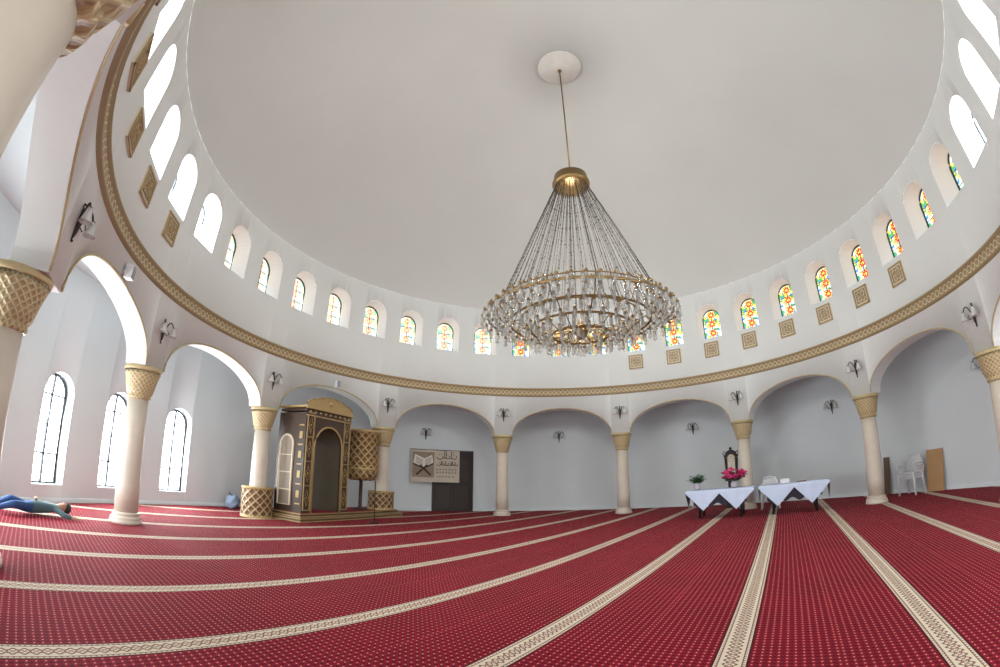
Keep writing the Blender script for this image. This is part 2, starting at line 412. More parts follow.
for a,z,h_ in ((-70.2,0,.69),(-40.2,.20,.52)):
    cc=colobj[round(a,1)]; cc["label"]='cream stone column with brown lattice drum around its base'
    obj('lattice_sleeve',drum(.37,h_,hole=.205).mesh('lattice_sleeve',[m_drum,m_goldtrim]),(0,0,z),parent=cc,label='round brown and cream lattice drum around column base')
# ------------------------------------------------------------ sconces
m_sglass=plain('shade_glass',srgb(214,214,210),.2,noise=.05,alpha=.8)
def sconce():
    root=bpy.data.objects.new('wall_lamp',None); COL.objects.link(root)
    root["label"]='dark iron wall lamp with two bell glass shades'; root["category"]='wall lamp'; root["group"]='twin arm wall lamps'
    mb=MB()
    mb.tube([(0,-.02,-.18),(0,-.035,-.1),(0,-.04,0),(0,-.035,.12),(0,-.02,.2)],[.008,.022,.03,.02,.006],8)
    mb.ball((0,-.03,.21),.016); mb.ball((0,-.03,-.19),.016)
    obj('bracket',mb.mesh('lamp_bracket',[m_iron]),parent=root)
    for s in(-1,1):
        mb=MB()
        p=[]
        for i in range(13):
            t=i/12; p.append((s*(.02+.14*t),-.04-.10*t,.02+.16*S(PI*t*.9)+.02*t))
        mb.tube(p,.011,6)
        mb.tube([(s*.03,-.05,-.02),(s*.07,-.08,-.05),(s*.09,-.1,-.01),(s*.075,-.09,.03)],.007,6)
        obj('arm',mb.mesh('lamp_arm',[m_iron]),parent=root)
        mb=MB(); e=p[-1]
        mb.lathe([(.012,.03),(.03,.02),(.034,-.01),(.045,-.05),(.058,-.10),(.072,-.13)],14,0,c=e,cap=False)
        mb.lathe([(.0,.045),(.02,.035),(.03,.015)],12,1,c=e,cap=False)
        obj('lamp_shade',mb.mesh('lamp_shade',[m_sglass,m_iron]),parent=root)
    return root
s0=sconce(); s0.location=pos(RI,cols[0],3.17); s0.rotation_euler=(0,0,-rad(cols[0]))
for a in cols[1:]: copytree(s0,pos(RI,a,3.17),-rad(a))
for b in range(-2,4):
    a=BC+30*b
    copytree(s0,pos(RW,a,2.66),-rad(a))
def speaker(a,z):
    mb=MB(); mb.box((0,-.10,0),(.13,.12,.2),0); mb.box((0,-.162,0),(.10,.006,.17),1); mb.box((0,-.02,0),(.05,.06,.05),0)
    obj('loudspeaker',mb.mesh('loudspeaker',[m_whitepl,m_greypl]),pos(RI,a,z),-rad(a),label='small white loudspeaker on the arcade wall',cat='loudspeaker')
speaker(-113.5,3.52); speaker(-54,3.5)
# ------------------------------------------------------------ chandelier
root=bpy.data.objects.new('chandelier',None); COL.objects.link(root); root.location=(0,0,3.5)
root["label"]='huge brass wheel chandelier with chains and glass lamps'; root["category"]='chandelier'
Z0=3.5
def part(name,mb,mats,loc=(0,0,0),rz=0,**k): return obj(name,mb.mesh(name,mats),loc,rz,parent=root,**k)
mb=MB(); mb.lathe([(0,APEX-.02-Z0),(.50,APEX-.04-Z0),(.53,APEX-.07-Z0),(.50,APEX-.10-Z0),(.2,APEX-.12-Z0),(.16,APEX-.15-Z0),(.0,APEX-.15-Z0)],48)
part('ceiling_rose',mb,[m_rose],label='round white ceiling rose')
mb=MB(); mb.tube([(0,0,APEX-.12-Z0),(0,0,7.0-Z0)],.016,8); mb.ball((0,0,APEX-.2-Z0),.05); 
part('rod',mb,[m_brass])
mb=MB(); mb.lathe([(.0,7.02-Z0),(.05,7.0-Z0),(.09,6.95-Z0),(.27,6.92-Z0),(.33,6.90-Z0),(.345,6.76-Z0),(.375,6.73-Z0),(.375,6.68-Z0),(.32,6.64-Z0),(.1,6.62-Z0),(0,6.58-Z0)],40)
part('canopy',mb,[m_brass],label='gold drum canopy')
rings=[(1.62,3.92,40),(1.22,3.80,28),(.86,3.68,20),(.50,3.58,12)]
for r_,z_,n_ in rings:
    mb=MB(); mb.tube([(r_*C(t*PI/36),r_*S(t*PI/36),z_-Z0) for t in range(72)],.011,8,closed=True)
    mb.lathe([(r_-.005,z_-Z0-.03),(r_+.005,z_-Z0-.03),(r_+.005,z_-Z0),(r_-.005,z_-Z0)],72,smooth=False,cap=False)
    part('ring',mb,[m_brass])
for rr_,zz_ in ((1.40,4.10),(1.44,3.98),(1.05,3.84)):
    mb=MB(); mb.tube([(rr_*C(t*PI/36),rr_*S(t*PI/36),zz_-Z0) for t in range(72)],.011,6,closed=True); part('hoop',mb,[m_brass])
mb=MB(); mb.lathe([(0,-.12+.1),(.06,0),(.12,.12),(.08,.25),(.03,.35),(.0,.4)],20,c=(0,0,3.50-Z0)); part('hub',mb,[m_brass])
for i in range(12):
    t=2*PI*i/12; mb=MB()
    pts=[(.08,3.72),(.3,3.62),(.5,3.58),(.7,3.72),(.86,3.68),(1.05,3.84),(1.22,3.80),(1.4,4.10),(1.5,4.02),(1.62,3.92)]
    mb.tube([(r_,0,z_-Z0) for r_,z_ in pts],.010,6); mb.tube([(1.44,0,3.98-Z0),(1.40,0,4.10-Z0)],.008,6)
    part('arm',mb,[m_brass],rz=t)
m_chain=plain('bead_chain',srgb(56,47,41),.75)
def chain(r1,z1,r0,z0):
    mb=MB(); n=34
    mb.tube([(r0,0,z0-Z0),(r1,0,z1-Z0)],.0042,5)
    for i in range(n):
        f=(i+.5)/n; mb.ball((r0+(r1-r0)*f,0,z0+(z1-z0)*f-Z0),.008 if i%4 else .014,6)
    return mb.mesh('chain',[m_chain])
ch1=chain(1.40,4.10,.31,6.66); ch2=chain(.86,3.70,.2,6.64); ch3=chain(1.22,3.82,.27,6.65)
for i in range(48): obj('chain',ch1,(0,0,0),2*PI*i/48,parent=root,label='thin dark beaded suspension chain')
for i in range(12): obj('chain',ch2,(0,0,0),2*PI*(i+.5)/12,parent=root,label='thin dark beaded suspension chain')
for i in range(16): obj('chain',ch3,(0,0,0),2*PI*(i+.3)/16,parent=root,label='thin dark beaded suspension chain')
mb=MB()
mb.tube([(0,0,.03),(0,0,-.02)],.012,8,1); mb.lathe([(.012,.0),(.034,-.012),(.036,-.03),(.02,-.045)],12,1)
mb.lathe([(.018,-.03),(.032,-.055),(.038,-.09),(.036,-.125),(.030,-.155),(.043,-.19)],14,0,cap=False)
mb.ball((0,0,-.10),.014,8,2,(1,1,1.6)); mb.ball((0,0,-.215),.010,6,1)
mb.tube([(0,0,-.18),(0,0,-.21)],.004,4,1)
lm=mb.mesh('lamp',[m_lampglass,m_brass,m_lampwarm])
for r_,z_,n_ in rings:
    for i in range(n_):
        t=2*PI*(i+.5)/n_; obj('lamp',lm,((r_+.07)*C(t),(r_+.07)*S(t),z_-Z0-.03),t,parent=root,label='hanging tulip glass lamp')
mb=MB()
for r_,z_,n_ in ((1.60,4.00,44),(1.50,4.07,44),(1.46,3.90,44),(1.34,4.02,40),(1.30,3.86,36),(1.05,3.82,32),(.94,3.72,26),(.74,3.68,22),(.62,3.60,16),(.34,3.54,10)):
    for i in range(n_):
        t=2*PI*(i+.25*(r_*10%2))/n_; c=(r_*C(t),r_*S(t),z_-Z0)
        mb.lathe([(.014,-.01),(.027,-.035),(.034,-.07),(.033,-.10),(.026,-.125),(.037,-.155)],8,0,c=c,cap=False)
        mb.lathe([(.0,.045),(.012,.025),(.030,.01),(.028,-.015),(.0,-.03)],7,1,c=c,cap=False)
        mb.ball((c[0],c[1],c[2]-.175),.008,5,1)
part('lamp_cluster',mb,[m_lampglass,m_brass],kind='stuff',label='inner rows of small tulip glass lamps')
# ------------------------------------------------------------ minbar
E1=Vector((.379,.925,0)); E2=Vector((-.925,.379,0)); P0=Vector((-5.70,2.31,0))
rzm=math.atan2(E1.y,E1.x)
root=bpy.data.objects.new('minbar_platform',None); COL.objects.link(root); root.location=P0; root.rotation_euler=(0,0,rzm)
root["label"]='low brown wooden platform with gold edging on red carpet'; root["category"]='platform'
mb=MB(); mb.box((2.0,.62,.05),(4.0,1.24,.10),0); mb.box((2.0,.66,.145),(3.8,1.10,.09),0)
obj('deck',mb.mesh('deck',[m_brown]),parent=root)
mb=MB()
for zz,o_ in ((.05,0),(.145,.1)):
    for dz in (-.033,.033):
        mb.box((2.0,o_-.006+(.01 if o_ else 0),zz+dz),(4.0-2*o_,.014,.02),0); mb.box((o_-.006,.62,zz+dz),(.014,1.24-2*o_,.02),0); mb.box((4.0-o_+.006,.62,zz+dz),(.014,1.24-2*o_,.02),0)
obj('edging',mb.mesh('edging',[m_goldtrim]),parent=root)
mb=MB(); mb.box((2.0,.64,.194),(3.7,1.0,.008),0)
obj('carpet_cover',mb.mesh('carpet_cover',[plain('platform_carpet',srgb(140,20,40),.9)]),parent=root)
root=bpy.data.objects.new('minbar',None); COL.objects.link(root); root.location=P0+E1*.15+E2*.16+Vector((0,0,.20)); root.rotation_euler=(0,0,rzm)
root["label"]='tall dark wooden minbar booth with gold carving and arched niche'; root["category"]='minbar'
W,D,H=1.58,.92,2.46
OX=.30; OZ=1.52
mb=MB()
def arch_front(mb,x0,x1,z0,z1,ox0,ox1,oz,y0,y1,mat):
    cx=(ox0+ox1)/2; hw_=(ox1-ox0)/2; n=12
    ap=[(cx-hw_*C(PI*i/n),oz+hw_*S(PI*i/n)*1.05) for i in range(n+1)]
    for y in(y0,y1):
        mb.add([(x0,y,z0),(ox0,y,z0),(ox0,y,z1),(x0,y,z1)],[(0,1,2,3)],mat); mb.add([(ox1,y,z0),(x1,y,z0),(x1,y,z1),(ox1,y,z1)],[(0,1,2,3)],mat)
        for a_,b_ in zip(ap,ap[1:]): mb.add([(a_[0],y,a_[1]),(b_[0],y,b_[1]),(b_[0],y,z1),(a_[0],y,z1)],[(0,1,2,3)],mat)
    pl=[(ox0,z0)]+ap+[(ox1,z0)]
    for a_,b_ in zip(pl,pl[1:]): mb.add([(a_[0],y0,a_[1]),(b_[0],y0,b_[1]),(b_[0],y1,b_[1]),(a_[0],y1,a_[1])],[(0,1,2,3)],mat)
    return pl
pl=arch_front(mb,0,W,0,H,OX,W-OX,OZ,0,.06,0)
mb.box((.02,D/2,H/2-.08),(.04,D,H-.16),0); mb.box((W-.02,D/2,H/2-.08),(.04,D,H-.16),0)
mb.box((W/2,D,H/2-.08),(W,.04,H-.16),0); mb.box((W/2,D/2,H-.10),(W,D,.05),0)
obj('body',mb.mesh('body',[m_darkwood]),parent=root)
mb=MB(); cx=W/2; NR=W/2-OX
n=14; vs=[]
for i in range(n+1):
    t=PI*i/n; 
    for z in (0,1.55): vs.append((cx-NR*C(t),.06+.78*S(t),z))
mb.add(vs,[(2*i,2*i+2,2*i+3,2*i+1) for i in range(n)],0,True)
m_=8
for q in range(m_):
    f0,f1=q/m_*PI/2,(q+1)/m_*PI/2
    vs=[]
    for i in range(n+1):
        t=PI*i/n
        for f in(f0,f1): vs.append((cx-NR*C(t)*C(f),.06+.78*S(t)*C(f),1.55+.50*S(f)))
    mb.add(vs,[(2*i,2*i+2,2*i+3,2*i+1) for i in range(n)],0,True)
obj('niche',mb.mesh('niche',[plain('niche_paint',srgb(104,98,84),.6,noise=.1)]),parent=root,label='deep rounded open niche painted grey brown')
mb=MB()
mb.tube([(x,-.015,z) for x,z in pl],.024,6,0)
mx=OX/2
for x in(.04,OX-.05,W-OX+.05,W-.04): mb.box((x,-.012,1.15),(.024,.03,2.2),0)
for z in(.06,.62,1.18,1.74,2.30): 
    for x in (mx,W-mx): mb.box((x,-.01,z),(OX-.08,.025,.022),0)
for z in(.34,.90,1.46,2.02):
    for x in(mx,W-mx):
        mb.tube([(x+.055*C(t*PI/8)*(1+.3*C(t*PI/2)),-.012,z+.15*S(t*PI/8)*(1+.3*C(t*PI/2))) for t in range(16)],.010,6,0,closed=True)
        mb.ball((x,-.01,z),.026,8,0,(1,.5,1.4))
mb.box((W/2,-.01,2.24),(W,.03,.03)); mb.box((W/2,-.015,2.42),(W+.06,.06,.05)); mb.box((W/2,D/2,2.44),(W+.10,D+.08,.05))
for i in range(9): mb.ball((.1+i*(W-.2)/8,-.012,2.33),.035,8,0,(1.3,.4,.8))
for z in(.10,.55,1.0,1.45,1.9): mb.box((-.012,.12,z+.1),(.02,.16,.03),0)
for z in(.42,.87,1.32,1.77): mb.box((-.012,.12,z),(.02,.10,.16),0)
obj('gold_carving',mb.mesh('gold_carving',[m_goldtrim]),parent=root,label='gold carved mouldings and ornaments')
mb=MB(); n=24; crest=[]
for i in range(n+1):
    f=i/n; x=f*W; z=2.47+.08+.17*S(PI*f)+.035*abs(S(PI*f*6)); crest.append((x,z))
for y in(0.0,.04):
    for (a_,b_) in zip(crest,crest[1:]): mb.add([(a_[0],y,2.46),(b_[0],y,2.46),(b_[0],y,b_[1]),(a_[0],y,a_[1])],[(0,1,2,3)],0)
for (a_,b_) in zip(crest,crest[1:]): mb.add([(a_[0],0,a_[1]),(b_[0],0,b_[1]),(b_[0],.04,b_[1]),(a_[0],.04,a_[1])],[(0,1,2,3)],0)
mb.tube([(x,-.01,z) for x,z in crest],.016,6); mb.ball((W/2,0,2.60),.06,10,0,(1.2,.5,1))
obj('crest',mb.mesh('crest',[m_goldtrim]),parent=root,label='scalloped gold crest')
mb=MB()
ap=archpts(.22,.15,1.55,10); yc=.58
mb.add([(-.015,yc-x,z) for x,z in ap],[tuple(range(len(ap)))],0)
mb.tube([(-.02,yc-x,z) for x,z in ap],.03,6,1,closed=True)
for z in(.5,.9,1.3): mb.box((-.022,yc,z),(.02,.40,.02),1)
obj('side_panel',mb.mesh('side_panel',[plain('side_panel_grey',srgb(150,138,122),.5),m_cream]),parent=root,label='arched side panel with cream frame')
root=bpy.data.objects.new('pulpit',None); COL.objects.link(root); root.location=P0+E1*2.70+E2*.52+Vector((0,0,.20))
root["label"]='round gold lattice pulpit drum on a slim post'; root["category"]='pulpit'
mb=MB()
bp=[(.0,0),(.30,0),(.40,.05),(.44,.14),(.455,.30)]; mb.lathe(bp,40,0,cap=False); mb.lathe([(.455,.30),(.455,1.30)],40,0,cap=False)
mb.lathe([(.455,1.30),(.475,1.31),(.475,1.37),(.44,1.38),(.42,1.34),(.42,1.2),(0,1.2)],40,1,cap=False); mb.lathe([(.455,.28),(.468,.29),(.468,.33),(.455,.34)],40,1,cap=False)
obj('basket',mb.mesh('basket',[lattice('pulpit_lattice',srgb(126,98,66),srgb(198,170,116),14,4.6,thr=.12,metal=.1),m_goldtrim]),(0,0,.80),parent=root)
mb=MB(); mb.lathe([(.22,0),(.22,.03),(.07,.05),(.05,.1),(.05,.80)],20); obj('post',mb.mesh('post',[m_darkwood]),parent=root)
root=bpy.data.objects.new('microphone_stand',None); COL.objects.link(root); root.location=(-4.38,3.67,0)
root["label"]='thin black microphone stand beside the platform'; root["category"]='microphone stand'
mb=MB(); mb.lathe([(.13,0),(.13,.02),(.02,.03)],20); obj('base',mb.mesh('base',[m_black]),parent=root)
mb=MB(); mb.tube([(0,0,.02),(0,0,1.0)],.011,8); mb.tube([(0,0,1.0),(-.12,.05,1.12)],.008,6); obj('pole',mb.mesh('pole',[m_black]),parent=root)
mb=MB(); mb.tube([(-.11,.045,1.11),(-.19,.08,1.16)],.014,8); mb.ball((-.2,.085,1.165),.026); obj('microphone',mb.mesh('microphone',[m_black]),parent=root)
# ------------------------------------------------------------ door + banner
mb=MB(); mb.box((0,-.02,1.03),(1.36,.06,2.06),0); 
for x in(-.33,.33):
    for z in(.5,1.45): mb.box((x,-.055,z),(.48,.02,.78),1)
mb.box((0,-.06,1.03),(.02,.02,2.0),1)
for x in(-.70,.70): mb.box((x,-.03,1.05),(.06,.09,2.12),1)
mb.box((0,-.03,2.09),(1.46,.09,.06),1); mb.ball((.06,-.08,1.02),.025,8,2)
obj('door_1',mb.mesh('door_1',[plain('door_wood',srgb(40,30,26),.5,noise=.1),plain('door_wood_light',srgb(50,37,32),.5,noise=.1),m_brass]),pos(RW,-19),rad(19),kind='structure',label='dark brown double door')
root=bpy.data.objects.new('banner',None); COL.objects.link(root); root.location=pos(9.02,-23.2,1.0); root.rotation_euler=(0,0,rad(23.2))
root["label"]='pale hanging banner with open book picture and dark calligraphy'; root["category"]='banner'
mb=MB(); nx=16
vs=[(x,.012*S(x*7),z) for x in [(-.85+1.7*i/nx) for i in range(nx+1)] for z in(0,1.1)]
mb.add(vs,[(2*i,2*i+2,2*i+3,2*i+1) for i in range(nx)],0,True); mb.tube([(-.88,0,1.1),(.88,0,1.1)],.012,6,1)
obj('cloth',mb.mesh('cloth',[m_banner,m_black]),parent=root)
mb=MB()
yb=-.016; WF=1.0
def ribbon(pts,w,mat=0):
    for (a_,b_) in zip(pts,pts[1:]):
        d=Vector((b_[0]-a_[0],0,b_[1]-a_[1])); 
        if d.length<1e-6: continue
        d.normalize(); nn=Vector((-d.z,0,d.x))*w*WF
        a3=Vector((a_[0],yb,a_[1])); b3=Vector((b_[0],yb,b_[1])); mb.add([a3-nn,b3-nn,b3+nn,a3+nn],[(0,1,2,3)],mat)
# dark backing of the picture, pages, stand
mb.add([(-.82,yb,.16),(-.06,yb,.16),(-.06,yb,1.02),(-.82,yb,1.02)],[(0,1,2,3)],3)
yb=-.020
mb.add([(-.78,yb,.64),(-.44,yb,.50),(-.40,yb,.80),(-.74,yb,.93)],[(0,1,2,3)],1)
mb.add([(-.44,yb,.50),(-.10,yb,.66),(-.14,yb,.93),(-.40,yb,.80)],[(0,1,2,3)],1)
yb=-.024; WF=.7
for i in range(5):
    ribbon([(-.71,.67+.045*i),(-.45,.565+.045*i)],.009); ribbon([(-.39,.565+.045*i),(-.16,.67+.045*i)],.009)
ribbon([(-.68,.24),(-.30,.58)],.045,2); ribbon([(-.18,.24),(-.56,.57)],.045,2); ribbon([(-.79,.61),(-.44,.465),(-.09,.63)],.03,2)
obj('book_picture',mb.mesh('book_picture',[m_ink,m_page,plain('stand_brown',srgb(74,54,42),.8),plain('picture_ground',srgb(158,140,120),.8,noise=.2,scale=4)]),parent=root,label='picture of an open book on a folding stand')
mb=MB(); WF=.85
def callig(x,z,s):
    ribbon([(x,z+.02*s),(x+.06*s,z-.05*s),(x+.18*s,z-.06*s),(x+.26*s,z),(x+.26*s,z+.08*s)],.016*s**.5)
    ribbon([(x+.26*s,z),(x+.40*s,z-.02*s)],.012); ribbon([(x+.33*s,z+.26*s),(x+.33*s,z-.02*s)],.013); ribbon([(x+.40*s,z+.28*s),(x+.40*s,z-.02*s),(x+.52*s,z-.02*s),(x+.56*s,z+.06*s),(x+.50*s,z+.08*s)],.013)
    ribbon([(x+.56*s,z-.02*s),(x+.64*s,z-.02*s)],.012); ribbon([(x+.62*s,z+.26*s),(x+.63*s,z-.0*s),(x+.74*s,z-.05*s),(x+.82*s,z-.01*s),(x+.84*s,z+.10*s)],.013)
    for q in(.1,.18,.45,.7): ribbon([(x+q*s,z+.12*s),(x+(q+.03)*s,z+.135*s)],.014)
callig(.02,.84,.85); callig(.02,.60,.50); callig(.40,.60,.45)
for r_i,zz in enumerate((.44,.34)):
    for i in range(7): ribbon([(.0+.11*i,zz),(.04+.11*i,zz-.025),(.075+.11*i,zz+.01)],.009); ribbon([(.03+.11*i,zz+.05),(.04+.11*i,zz+.01)],.008)
for i in range(5): ribbon([(.04+.13*i,.20),(.10+.13*i,.18),(.13+.13*i,.22)],.009)
obj('lettering',mb.mesh('lettering',[m_ink]),parent=root,label='dark flowing script lettering',kind='stuff')
# ------------------------------------------------------------ tables
ET=Vector((.82,-.57,0)).normalized(); EB=Vector((.57,.82,0)).normalized(); TA=Vector((3.24,3.70,0)); rzt=math.atan2(ET.y,ET.x)
m_under=plain('dark_undercloth',srgb(46,40,52),.85)
def table(loc,label):
    root=bpy.data.objects.new('folding_table',None); COL.objects.link(root); root.location=loc; root.rotation_euler=(0,0,rzt)
    root["label"]=label; root["category"]='table'; root["group"]='folding tables with white cloths'
    mb=MB(); mb.box((0,0,.685),(1.66,.76,.03)); mb.box((0,-.36,.65),(1.6,.02,.05)); mb.box((0,.36,.65),(1.6,.02,.05)); obj('table_top',mb.mesh('table_top',[m_darkwood]),parent=root)
    mb=MB(); n=40; vs=[]
    for i in range(n+1):
        x=-.66+1.32*i/n
        for z in(.68,.34): vs.append((x,-.375+.012*S(i*1.7)*(.7-z)*4,z-(.04*S(i*.6) if z<.5 else 0)))
    mb.add(vs,[(2*i,2*i+2,2*i+3,2*i+1) for i in range(n)],0,True)
    obj('undercloth',mb.mesh('undercloth',[m_under]),parent=root,label='dark cloth edge under the white cloths')
    for x in(-.52,.52):
        for s in(-1,1):
            mb=MB(); mb.tube([(x,s*.33,.67),(x,s*.30,.012)],.03,8); mb.lathe([(.034,0),(.034,.015)],8,c=(x,s*.30,0))
            if s==1: mb.box((x,0,.36),(.03,.60,.42),0)
            mb.tube([(x,s*.31,.05),(x*.55,s*.2,.66)],.014,6)
            obj('leg',mb.mesh('leg',[m_black]),parent=root)
    for q,cx in enumerate((-.41,.41)):
        mb=MB(); n=30; hd=.90; T=.703+.003*q
        vs=[]
        for i in range(n+1):
            for j in range(n+1):
                a=-1+2*i/n; b=-1+2*j/n; x=cx+(a+b)/2*hd; y=(a-b)/2*hd; z=T
                xx=max(-.845,min(.845,x)); z-=abs(x-xx)
                yy=max(-.395,min(.395,y)); ex=abs(y-yy); z-=ex
                if ex>0: yy+= (1 if y>0 else -1)*(.012+.02*S(x*22)*ex*2+.005*q)
                if abs(x-xx)>0: xx+=(1 if x>0 else -1)*.012
                vs.append((xx,yy,z))
        mb.add(vs,[(i*(n+1)+j,(i+1)*(n+1)+j,(i+1)*(n+1)+j+1,i*(n+1)+j+1) for i in range(n) for j in range(n)],0,True)
        obj('tablecloth',mb.mesh('tablecloth',[m_cloth]),parent=root,label='white diamond laid tablecloth with hanging points')
    return root
table(TA+ET*.84+EB*.40,'dark folding table with white cloths and flowers'); table(TA+ET*2.66+EB*.40,'dark folding table with white cloths and small boxes')
def flowers(loc,n,pink,label,name,h,spread,bs=1.5):
    root=bpy.data.objects.new(name,None); COL.objects.link(root); root.location=loc; root["label"]=label; root["category"]='flowers' if pink else 'potted plant'
    mb=MB(); mb.lathe([(.0,0),(.07,0),(.09,.05),(.085,.12),(.06,.15),(.075,.17)],18,cap=False); obj('pot',mb.mesh('pot',[m_pot]),parent=root)
    mb=MB(); ends=[]
    for i in range(n):
        t=random.random()*2*PI; s_=spread*math.sqrt(random.random()); hh=h*(.25+.75*random.random()*(1-.5*s_/spread)+.1)
        e=(s_*C(t),s_*S(t),.10+hh); ends.append(e); mb.tube([(0,0,.12),(e[0]*.4,e[1]*.4,.12+hh*.5),e],.005,5)
        for q in range(5):
            f=.25+.75*q/5; c=Vector((e[0]*f,e[1]*f,.12+hh*f*.9)); a=random.random()*6.28; l=.12+.06*random.random(); d=Vector((C(a),S(a),.25)); w=Vector((-S(a),C(a),0))*.034
            mb.add([c,c+d*l*.5+w,c+d*l,c+d*l*.5-w],[(0,1,2,3)],0)
    obj('foliage',mb.mesh('foliage',[m_leaf]),parent=root,kind='stuff')
    if pink:
        mb=MB()
        for ring,(rr,k) in enumerate(((.055,8),(.035,6),(.018,4))):
            for i in range(k):
                a=2*PI*i/k+ring*.4; d=Vector((C(a),S(a),.35+ring*.7)).normalized(); w=Vector((-S(a),C(a),0))*rr*.45
                mb.add([Vector((0,0,0)),d*rr*.7+w,d*rr*1.3,d*rr*.7-w],[(0,1,2,3)],0)
        fm=mb.mesh('blossom',[m_pink])
        for i,e in enumerate(ends):
            o=obj('blossom',fm,e,random.random()*6,parent=root); o.rotation_euler=(random.uniform(-.2,1.1),random.uniform(-.6,.6),0); o.scale=(bs,bs,bs)
TT=.71
flowers(TA+ET*1.18+EB*.42+Vector((0,0,TT)),40,True,'magenta flower arrangement in a pot on the table','flower_arrangement',.36,.33,1.1)
flowers(TA+ET*.22+EB*.45+Vector((0,0,TT)),36,False,'bushy green leafy plant in pale pot on table end','potted_plant',.34,.26)
def small(name,loc,d,mat,label,cat):
    mb=MB(); mb.box((0,0,d[2]/2),d,0); mb.box((0,0,d[2]+.004),(d[0]*.94,d[1]*.94,.008),1)
    obj(name,mb.mesh(name,[mat,m_page]),loc,rzt,label=label,cat=cat)
small('paper_box',TA+ET*2.45+EB*.4+Vector((0,0,TT)),(.22,.16,.10),m_whitepl,'small white cardboard box on the tablecloth','box')
small('book',TA+ET*2.85+EB*.35+Vector((0,0,TT)),(.24,.17,.03),m_brown,'brown covered book lying on the tablecloth','book')
# standing clock
root=bpy.data.objects.new('floor_clock',None); COL.objects.link(root); root.location=(5.62,5.62,0); root.rotation_euler=(0,0,-rad(27))
root["label"]='slim dark carved standing clock with pale arched front'; root["category"]='clock'
mb=MB(); mb.box((0,0,.08),(.42,.28,.16)); mb.box((0,0,.48),(.26,.18,.66)); mb.box((0,0,.84),(.42,.26,.06)); mb.box((0,.02,1.20),(.34,.18,.70))
obj('cabinet',mb.mesh('cabinet',[m_black]),parent=root)
mb=MB()
pts=[(.20*C(PI*i/14),.0,1.54+.22*S(PI*i/14)) for i in range(15)]
for y in(-.07,.11): mb.add([(x,y,z) for x,_,z in pts],[tuple(range(15))])
for a_,b_ in zip(pts,pts[1:]): mb.add([(a_[0],-.07,a_[2]),(b_[0],-.07,b_[2]),(b_[0],.11,b_[2]),(a_[0],.11,a_[2])],[(0,1,2,3)])
mb.ball((0,0,1.80),.045); mb.tube([(0,0,1.74),(0,0,1.84)],.012,6)
for s in(-1,1):
    mb.tube([(s*.18,-.09,.88),(s*.19,-.09,1.0),(s*.17,-.09,1.2),(s*.19,-.09,1.52)],[.03,.018,.024,.02],8); mb.ball((s*.19,-.09,1.56),.035)
    mb.tube([(s*.20,0,1.60),(s*.25,0,1.66),(s*.20,0,1.72),(s*.16,0,1.68)],.018,6)
obj('carved_hood',mb.mesh('carved_hood',[m_black]),parent=root)
mb=MB(); fp=archpts(.115,.94,1.50,12)
mb.add([(x,-.078,z) for x,z in fp],[tuple(range(len(fp)))],0)
mb.tube([(x,-.082,z) for x,z in fp],.012,6,2,closed=True)
mb.tube([(.085*C(2*PI*i/20),-.085,1.48+.085*S(2*PI*i/20)) for i in range(20)],.006,5,2,closed=True)
mb.box((0,-.086,1.51),(.010,.006,.07),1); mb.box((.025,-.086,1.48),(.05,.006,.010),1)
mb.tube([(0,-.086,1.36),(0,-.086,1.10)],.005,5,2); mb.ball((0,-.088,1.08),.03,10,2,(1,.3,1))
obj('clock_face',mb.mesh('clock_face',[m_page,m_ink,m_goldtrim]),parent=root,label='pale arched clock front with hands and pendulum')
# ------------------------------------------------------------ chairs
def chair(name,loc,rz,mat,label,group=None):
    root=bpy.data.objects.new(name,None); COL.objects.link(root); root.location=loc; root.rotation_euler=(0,0,rz); root["label"]=label; root["category"]='chair'
    if group: root["group"]=group
    mb=MB(); n=8; vs=[]
    for i in range(n+1):
        for j in range(n+1):
            x=-.22+.44*i/n; y=-.22+.42*j/n; vs.append((x,y,.43-.025*(1-(x/.22)**2)*(1-(y/.22)**2)))
    mb.add(vs,[(i*(n+1)+j,(i+1)*(n+1)+j,(i+1)*(n+1)+j+1,i*(n+1)+j+1) for i in range(n) for j in range(n)],0,True)
    mb.box((0,-.225,.42),(.45,.015,.05)); mb.box((-.225,0,.42),(.015,.44,.05)); mb.box((.225,0,.42),(.015,.44,.05))
    obj('seat',mb.mesh('seat',[mat]),parent=root)
    mb=MB()
    for i in range(6):
        x=-.17+.34*i/5; mb.box((x,.235,.62),(.052,.015,.38),0,Matrix.Rotation(-.15,3,'X'))
    mb.tube([(-.22,.21,.45),(-.23,.25,.66),(-.17,.275,.82),(0,.285,.86),(.17,.275,.82),(.23,.25,.66),(.22,.21,.45)],.024,8)
    obj('backrest',mb.mesh('backrest',[mat]),parent=root)
    for s in(-1,1):
        mb=MB(); mb.tube([(s*.23,.24,.62),(s*.26,.05,.64),(s*.26,-.14,.64),(s*.25,-.2,.58),(s*.235,-.21,.43)],.022,8); obj('armrest',mb.mesh('armrest',[mat]),parent=root)
        for y in(-.2,.2):
            mb=MB(); mb.tube([(s*.21,y,.42),(s*.245,y*1.2,0.015)],[.036,.026],8); mb.lathe([(.028,0),(.028,.02)],8,c=(s*.245,y*1.2,0)); obj('leg',mb.mesh('leg',[mat]),parent=root)
    return root
chair('plastic_chair',(5.95,4.05,0),rzt,m_whitepl,'white plastic armchair behind the cloth covered table')
for i in range(3): chair('plastic_chair',pos(8.80-.02*i,80.6,.065*i),-rad(80.6),m_whitepl,'white plastic armchair in a nested stack by the wall','stacked white plastic chairs')
